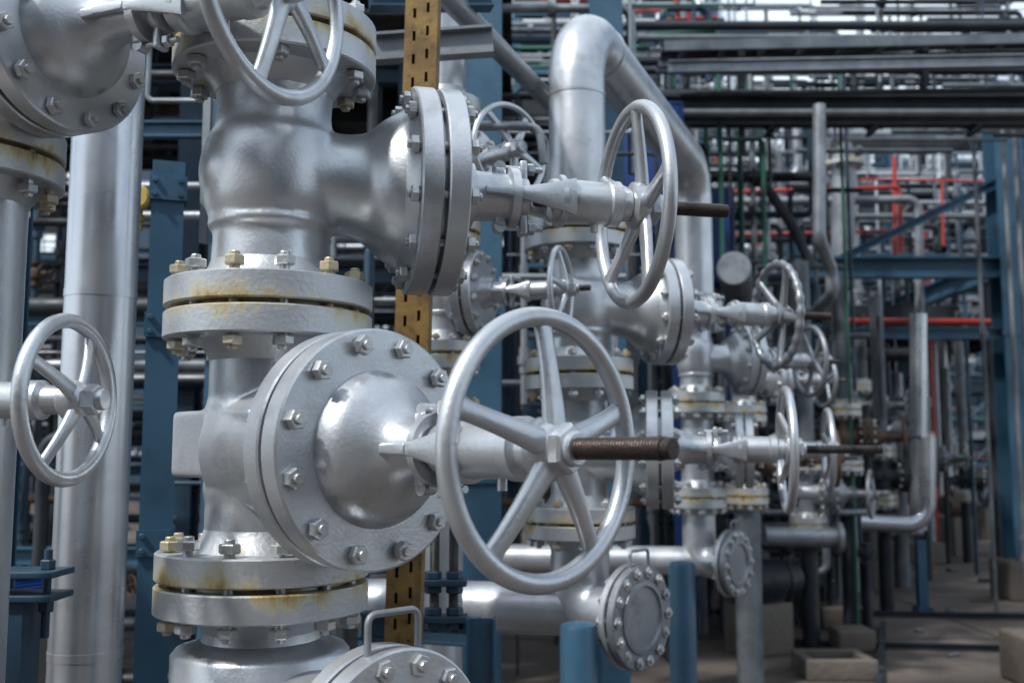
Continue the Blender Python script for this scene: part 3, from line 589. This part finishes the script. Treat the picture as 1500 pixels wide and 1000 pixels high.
def bank(Y,dy,x0,x1,z0,z1,nv,nh,rs=(.02,.09),mats=MATS,valves=4,rack=None,ks=(.4,.7,1)):
    root=None
    if rack: root=empty('pipe_rack',(0,0,0)); top(root,rack,'pipe rack','background pipe racks')
    def put(pts,r,mt,rg):
        if root: run(root,pts,r,mt,rg)
        else: pipe('pipe',pts,r,mt,LAB.get(mt.name,"plain process pipe run"),n=14,rings=rg,group='background process pipes')
    for i in range(nv):
        y=Y+random.uniform(0,dy); x=random.uniform(x0,x1); mt=random.choice(mats); r=random.uniform(*rs)*random.choice(ks)
        h=random.uniform(z0+.5,z1); b=0 if random.random()<.5 else random.uniform(z0,h-.4)
        pts=[(x,y,b),(x,y,h)]
        if random.random()<.6:
            s=random.choice([-1,1]); pts+= [(min(max(x+s*random.uniform(.3,1.0),x0),x1+.05),y,h)]
            if random.random()<.5: pts+=[(pts[-1][0],y,h+random.uniform(-1.0,1.0))]
        rg=[]
        if r>.02 and random.random()<.8:
            for _ in range(2):
                zz_=random.uniform(b+.2,h-.2); rg+=[((x,y,zz_),(0,0,1),r*1.9,.05),((x,y,zz_),(0,0,1),r*1.4,.16)]
        put(pts,r,mt,rg)
        if i<valves: small_valve(Vector((x,y,random.uniform(max(.6,b),h))),max(.045,r*1.4),random.choice([SILD,GREY,RUST,DARK]),random.uniform(-1,1.2))
    for i in range(nh):
        y=Y+random.uniform(0,dy); z=random.uniform(z0,z1); mt=random.choice(mats); r=random.uniform(*rs)*random.choice(ks)
        xa=random.uniform(x0,x1-1) if random.random()<.6 else x0; xb=min(x1,xa+random.uniform(.8,max(.9,(x1-x0)*.7)))
        pts=[(xa,y,z),(xb,y,z)]
        if random.random()<.6: pts+=[(xb,y,max(.2,z+random.uniform(-1.5,1.2)))]
        rg=[((xa+(xb-xa)*.4,y,z),(1,0,0),r*1.9,.05)] if r>.02 else []
        put(pts,r,mt,rg)
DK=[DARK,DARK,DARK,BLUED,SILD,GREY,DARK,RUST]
bank(4.6,1.6,-4.2,-.3,.3,4.2,20,14,(.015,.055),[SILD,GALV,DARK,DARK,BLUED],valves=8)
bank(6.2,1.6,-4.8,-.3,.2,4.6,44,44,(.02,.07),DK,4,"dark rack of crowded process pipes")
bank(5.6,2.0,-.2,1.0,1.4,4.6,6,8,(.012,.035),valves=3)
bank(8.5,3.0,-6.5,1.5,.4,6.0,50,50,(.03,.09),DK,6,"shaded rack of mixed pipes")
bank(8.6,1.4,1.9,3.3,.2,2.2,14,5,(.03,.07),[SILD,DARK,DARK,GREY,RUST],valves=14)
bank(9.2,1.6,1.4,3.3,.2,4.4,40,34,(.02,.07),[GREY,DARK,DARK,BLUED,SILD,GREY,DARK],8,"crowded rack of slim grey pipes")
bank(9.0,1.5,-.2,3.2,3.9,6.0,40,44,(.012,.04),[SILD,GALV,SIL,BLUED,GREEN,GREY,DARK],3,"high rack of thin coloured pipes")
bank(9.4,1.2,3.0,6.6,4.6,6.2,20,40,(.012,.04),[GREY,GALV,DARK,BLUED,DARK,SILD],0,"high rack of thin lines above trays")
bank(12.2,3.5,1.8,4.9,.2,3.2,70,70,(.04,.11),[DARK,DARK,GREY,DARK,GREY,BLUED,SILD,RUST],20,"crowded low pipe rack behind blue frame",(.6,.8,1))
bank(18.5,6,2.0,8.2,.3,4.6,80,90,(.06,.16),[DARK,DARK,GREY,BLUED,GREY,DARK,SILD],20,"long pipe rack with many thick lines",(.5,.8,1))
bank(13.2,2.5,1.5,7.2,3.9,5.9,50,70,(.02,.07),[SILD,SIL,GREY,DARK,DARK,SILD,DARK,BLUED],6,"upper level pipe rack with many lines")
bank(17.5,3,1.5,9.5,4.5,10.5,60,70,(.02,.09),[SILD,GREY,GALV,DARK,SIL,BLUED,CLAD,SILD,RED],0,"high open pipe rack with red lines")
bank(26,6,-12,10,1,9,80,70,(.06,.20),[DARK,GREY,DARK,BLUED,DARK],0,"far pipe rack with grey pipes")
def frame(Y,xs,zs,w=.2,mat=BLUE,lab="blue painted steel column in plant frame"):
    for x in xs: column(x,Y,0,zs[-1],w,mat,lab)
    for z in zs:
        for a,b in zip(xs[:-1],xs[1:]): beam((a+w/2,Y,z-.1),(b-w/2,Y,z-.1),w*.6,w*.8,mat,"steel beam between frame columns" )
frame(5.0,[-5.2,-3.4,-1.44],[1.2,2.35,3.3,4.2],.10)
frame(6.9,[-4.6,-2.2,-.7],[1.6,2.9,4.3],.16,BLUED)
frame(12.0,[-9,-6,-3,0,1.6],[2.5,4.6,6.8],.22)
frame(21.0,[-12,-8,-4,0,4,8,12],[3,5.6,8.4],.26)
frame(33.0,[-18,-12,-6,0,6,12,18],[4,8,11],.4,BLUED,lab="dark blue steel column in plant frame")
def deck(x0,x1,y0,y1,z,lab):
    m=MB(); m.box(((x0+x1)/2,(y0+y1)/2,z),(x1-x0,y1-y0,.05))
    for i in range(int((x1-x0)/.6)+1): m.box((x0+.05+i*.6,(y0+y1)/2,z-.1),(.06,y1-y0,.15))
    for y in(y0,y1): m.box(((x0+x1)/2,y,z-.06),(x1-x0,.05,.26))
    top(mkobj('shading_deck',m.mesh('shading_deck',DARK,30)),lab,'walkway','added shading decks')
deck(-8,.0,5.6,11.5,5.0,"dark steel grating deck added to shade pipe bay")  # added overhead to shade the bay and darken reflections
deck(-2.5,1.4,9.5,12.5,4.9,"dark steel grating deck added for shade between frames")  # put in overhead so the pipes below fall into shade
deck(3.5,10.5,17.6,30,3.9,"dark steel grating deck added to shade far rack")  # added above the far rack to keep it dark
deck(1.7,5.4,12.4,16.6,3.30,"dark steel grating deck added to shade low rack")  # added to darken the low pipe rack underneath
def scaffold(x0,x1,Y,z0,z1,sx,sz,r,lab,mat=SILD):
    m=MB(); nx=int((x1-x0)/sx); nz=int((z1-z0)/sz)
    for yy in(0,1.1):
        for i in range(nx+1): m.cyl((x0+i*sx+random.uniform(-.05,.05),Y+yy,z0),(x0+i*sx,Y+yy,z1+random.uniform(0,.8)),r,8)
        for k in range(nz+1): m.cyl((x0-.3,Y+yy,z0+k*sz),(x1+.3,Y+yy,z0+k*sz+random.uniform(-.03,.03)),r,8)
    for k in range(nz):
        for i in range(nx):
            if random.random()<.4: m.cyl((x0+i*sx,Y,z0+k*sz),(x0+(i+1)*sx,Y,z0+(k+1)*sz),r,8)
            if random.random()<.35: m.box((x0+(i+.5)*sx,Y+.55,z0+k*sz+.06),(sx,.9,.05))
    top(mkobj('scaffolding',m.mesh('scaffolding',mat,40)),lab,'scaffolding')
scaffold(1.0,6.4,24.5,4.5,13,1.1,1.1,.04,"galvanised scaffold tower with plank platforms")
scaffold(9.6,15.5,27,0,12.5,1.2,1.2,.045,"dark scaffold around far structure",BLUED)
scaffold(-3,1.5,15,4,9,1.0,1.0,.03,"high scaffold bay over blue frame")
scaffold(2.2,7.4,16.2,4.0,6.6,.8,.8,.022,"light scaffold bay among red pipes")
def structure(x,y,w,d,H,nf,mat,seed,lab,cols=(SIL,SILD,CLAD,BEIGE,SIL)):
    rnd=random.Random(seed); root=empty('process_structure',(x,y,0)); top(root,lab,'industrial structure')
    fr=MB(); nx=max(2,int(w/3.2))
    for i in range(nx+1):
        for yy in(0,d): fr.box((-w/2+w*i/nx,yy,H/2),(.3,.3,H))
    for k in range(1,nf+1):
        z=H*k/nf-.2
        fr.box((0,0,z),(w,.2,.34)); fr.box((0,d,z),(w,.2,.34))
        for t in(.5,1.0): fr.box((0,-.2,z+.2+t),(w,.05,.05))
        for i in range(nx*3+1): fr.box((-w/2+w*i/(nx*3),-.2,z+.7),(.05,.05,1.0))
    for i in range(nx):
        if rnd.random()<.5:
            k=rnd.randrange(nf); a=Vector((-w/2+w*i/nx,-.05,H*k/nf)); b=Vector((-w/2+w*(i+1)/nx,-.05,H*(k+1)/nf)); fr.cyl(a,b,.08,8)
    mkobj('frame',fr.mesh('frame',mat,30),root)
    dk=MB()
    for k in range(1,nf+1): dk.box((0,d/2,H*k/nf-.02),(w-.1,d-.3,.08))
    mkobj('deck',dk.mesh('deck',DARK,30),root)
    for k in range(nf*4):
        r=rnd.uniform(.3,.95); xx=rnd.uniform(-w/2+1,w/2-1); f=rnd.randrange(nf); z0=H*f/nf+.05; hh=H/nf*rnd.uniform(.5,.85)
        v=MB()
        if rnd.random()<.5: v.lathe([(r*.2,z0+.0),(r*.2,z0+.3),(r,z0+.4),(r,z0+hh-.3),(r*.6,z0+hh-.1),(r*.1,z0+hh)],24,Matrix.Translation((xx,d*.4,0)))
        else:
            v.lathe([(.1,-hh*.7),(r*.4,-hh*.65),(r*.5,-hh*.6),(r*.5,hh*.6),(r*.4,hh*.65),(.1,hh*.7)],24,axisM((xx,d*.35,z0+.3+r*.5),(1,0,0))); v.box((xx-.4,d*.35,z0+.25),(.15,.5,.5)); v.box((xx+.4,d*.35,z0+.25),(.15,.5,.5))
        mkobj('vessel',v.mesh('vessel',rnd.choice(cols),40),root)
    for k in range(min(95,int(nf*w*1.1))):
        z=rnd.uniform(.5,H); xa=rnd.uniform(-w/2,w/2-1); xb=min(w/2,xa+rnd.uniform(1,w*.6)); r=rnd.uniform(.03,.12); yy=rnd.uniform(.2,d*.3)
        pts=[(xa,yy,z),(xb,yy,z),(xb,yy,max(.2,z+rnd.uniform(-4,4)))]
        mkobj('pipe_run',MB().tube(fillet(pts,r*3),r,10).mesh('pipe_run',rnd.choice([SIL,SILD,CLAD,DARK,RED,GREEN,GALV,BLUE,DARK]),50),root)
structure(-12,38,20,7,26,9,SILD,3,"tall process structure with vessels and pipes")
structure(3.0,36,9,7,20,9,BLUE,5,"open multi-level process structure of blue steel")
structure(13.0,40,3.4,7,14.5,8,BLUED,8,"narrow dark process structure with platforms")
structure(24,46,12,7,15,6,SILD,9,"grey process structure with stairs")
structure(2,62,60,8,14,5,BLUED,12,"distant long process structure")
wl=MB(); wl.box((0,0,4),(70,.4,8)); 
for i in range(22): wl.box((-33+i*3.1,-.22,4),(.12,.08,8)); wl.box((-31.5+i*3.1,-.23,5.6),(1.4,.08,1.0))
top(mkobj('building_wall',wl.mesh('building_wall',BLUED,30),None,Matrix.Translation((0,74,0))),"long dark industrial hall wall with windows",'building')
structure(0,-10.5,26,4,6.4,2,BLUED,21,"added unseen pipe structure behind the camera",(SILD,RUST,DARK))  # added out of view behind the camera to darken reflections in the metal
sw=MB(); sw.box((0,0,3.3),(40,.3,6.6)); 
for i in range(20): sw.box((-19+i*2,.2,3.3),(.1,.12,6.6))
top(mkobj('building_wall',sw.mesh('building_wall',DARK,30),None,Matrix.Translation((0,-15.5,0))),"added unseen dark corrugated wall behind the camera",'building')  # unseen wall, put in so the silver paint reflects something dark
# ---------------------------------------------------------------- light
w=bpy.data.worlds.new("World"); scene.world=w; w.use_nodes=True; nt=w.node_tree
sky=nt.nodes.new('ShaderNodeTexSky'); sky.sky_type='NISHITA'; sky.sun_disc=False
EL=R(52); AZ=R(230)
sky.sun_elevation=EL; sky.sun_rotation=AZ; sky.air_density=1.2; sky.dust_density=2.0; sky.ozone_density=2.5
tc=nt.nodes.new('ShaderNodeTexCoord'); nz=nt.nodes.new('ShaderNodeTexNoise'); nz.inputs['Scale'].default_value=2.2; nz.inputs['Detail'].default_value=8
mp=nt.nodes.new('ShaderNodeMapping'); mp.inputs['Scale'].default_value=(1,1,2.6); nt.links.new(tc.outputs['Generated'],mp.inputs['Vector']); nt.links.new(mp.outputs[0],nz.inputs['Vector'])
rp=nt.nodes.new('ShaderNodeValToRGB'); rp.color_ramp.elements[0].position=.35; rp.color_ramp.elements[1].position=.57; nt.links.new(nz.outputs['Fac'],rp.inputs['Fac'])
mx=nt.nodes.new('ShaderNodeMix'); mx.data_type='RGBA'; nt.links.new(rp.outputs[0],mx.inputs[0]); nt.links.new(sky.outputs[0],mx.inputs[6]); mx.inputs[7].default_value=(8.6,9.8,10.9,1)
bg=nt.nodes['Background']; bg.inputs['Strength'].default_value=.14; nt.links.new(mx.outputs[2],bg.inputs['Color'])
s=bpy.data.lights.new('sun','SUN'); s.energy=4.1; s.angle=R(4); s.color=(1,.98,.945)
so=bpy.data.objects.new('sun',s); COL.objects.link(so)
sd=Vector((math.sin(AZ)*math.cos(EL),math.cos(AZ)*math.cos(EL),math.sin(EL)))
so.rotation_euler=sd.to_track_quat('Z','Y').to_euler()
# ---------------------------------------------------------------- camera
c=bpy.data.cameras.new('camera'); co=bpy.data.objects.new('camera',c); COL.objects.link(co)
co.location=(0,0,CAMH); co.rotation_euler=(R(90)+PITCH,0,0); c.lens=36; c.sensor_width=36; c.clip_end=1000; c.clip_start=.05
c.dof.use_dof=True; c.dof.focus_distance=1.95; c.dof.aperture_fstop=3.6
scene.camera=co
scene.view_settings.view_transform='Standard'; scene.view_settings.look='None'; scene.view_settings.exposure=0
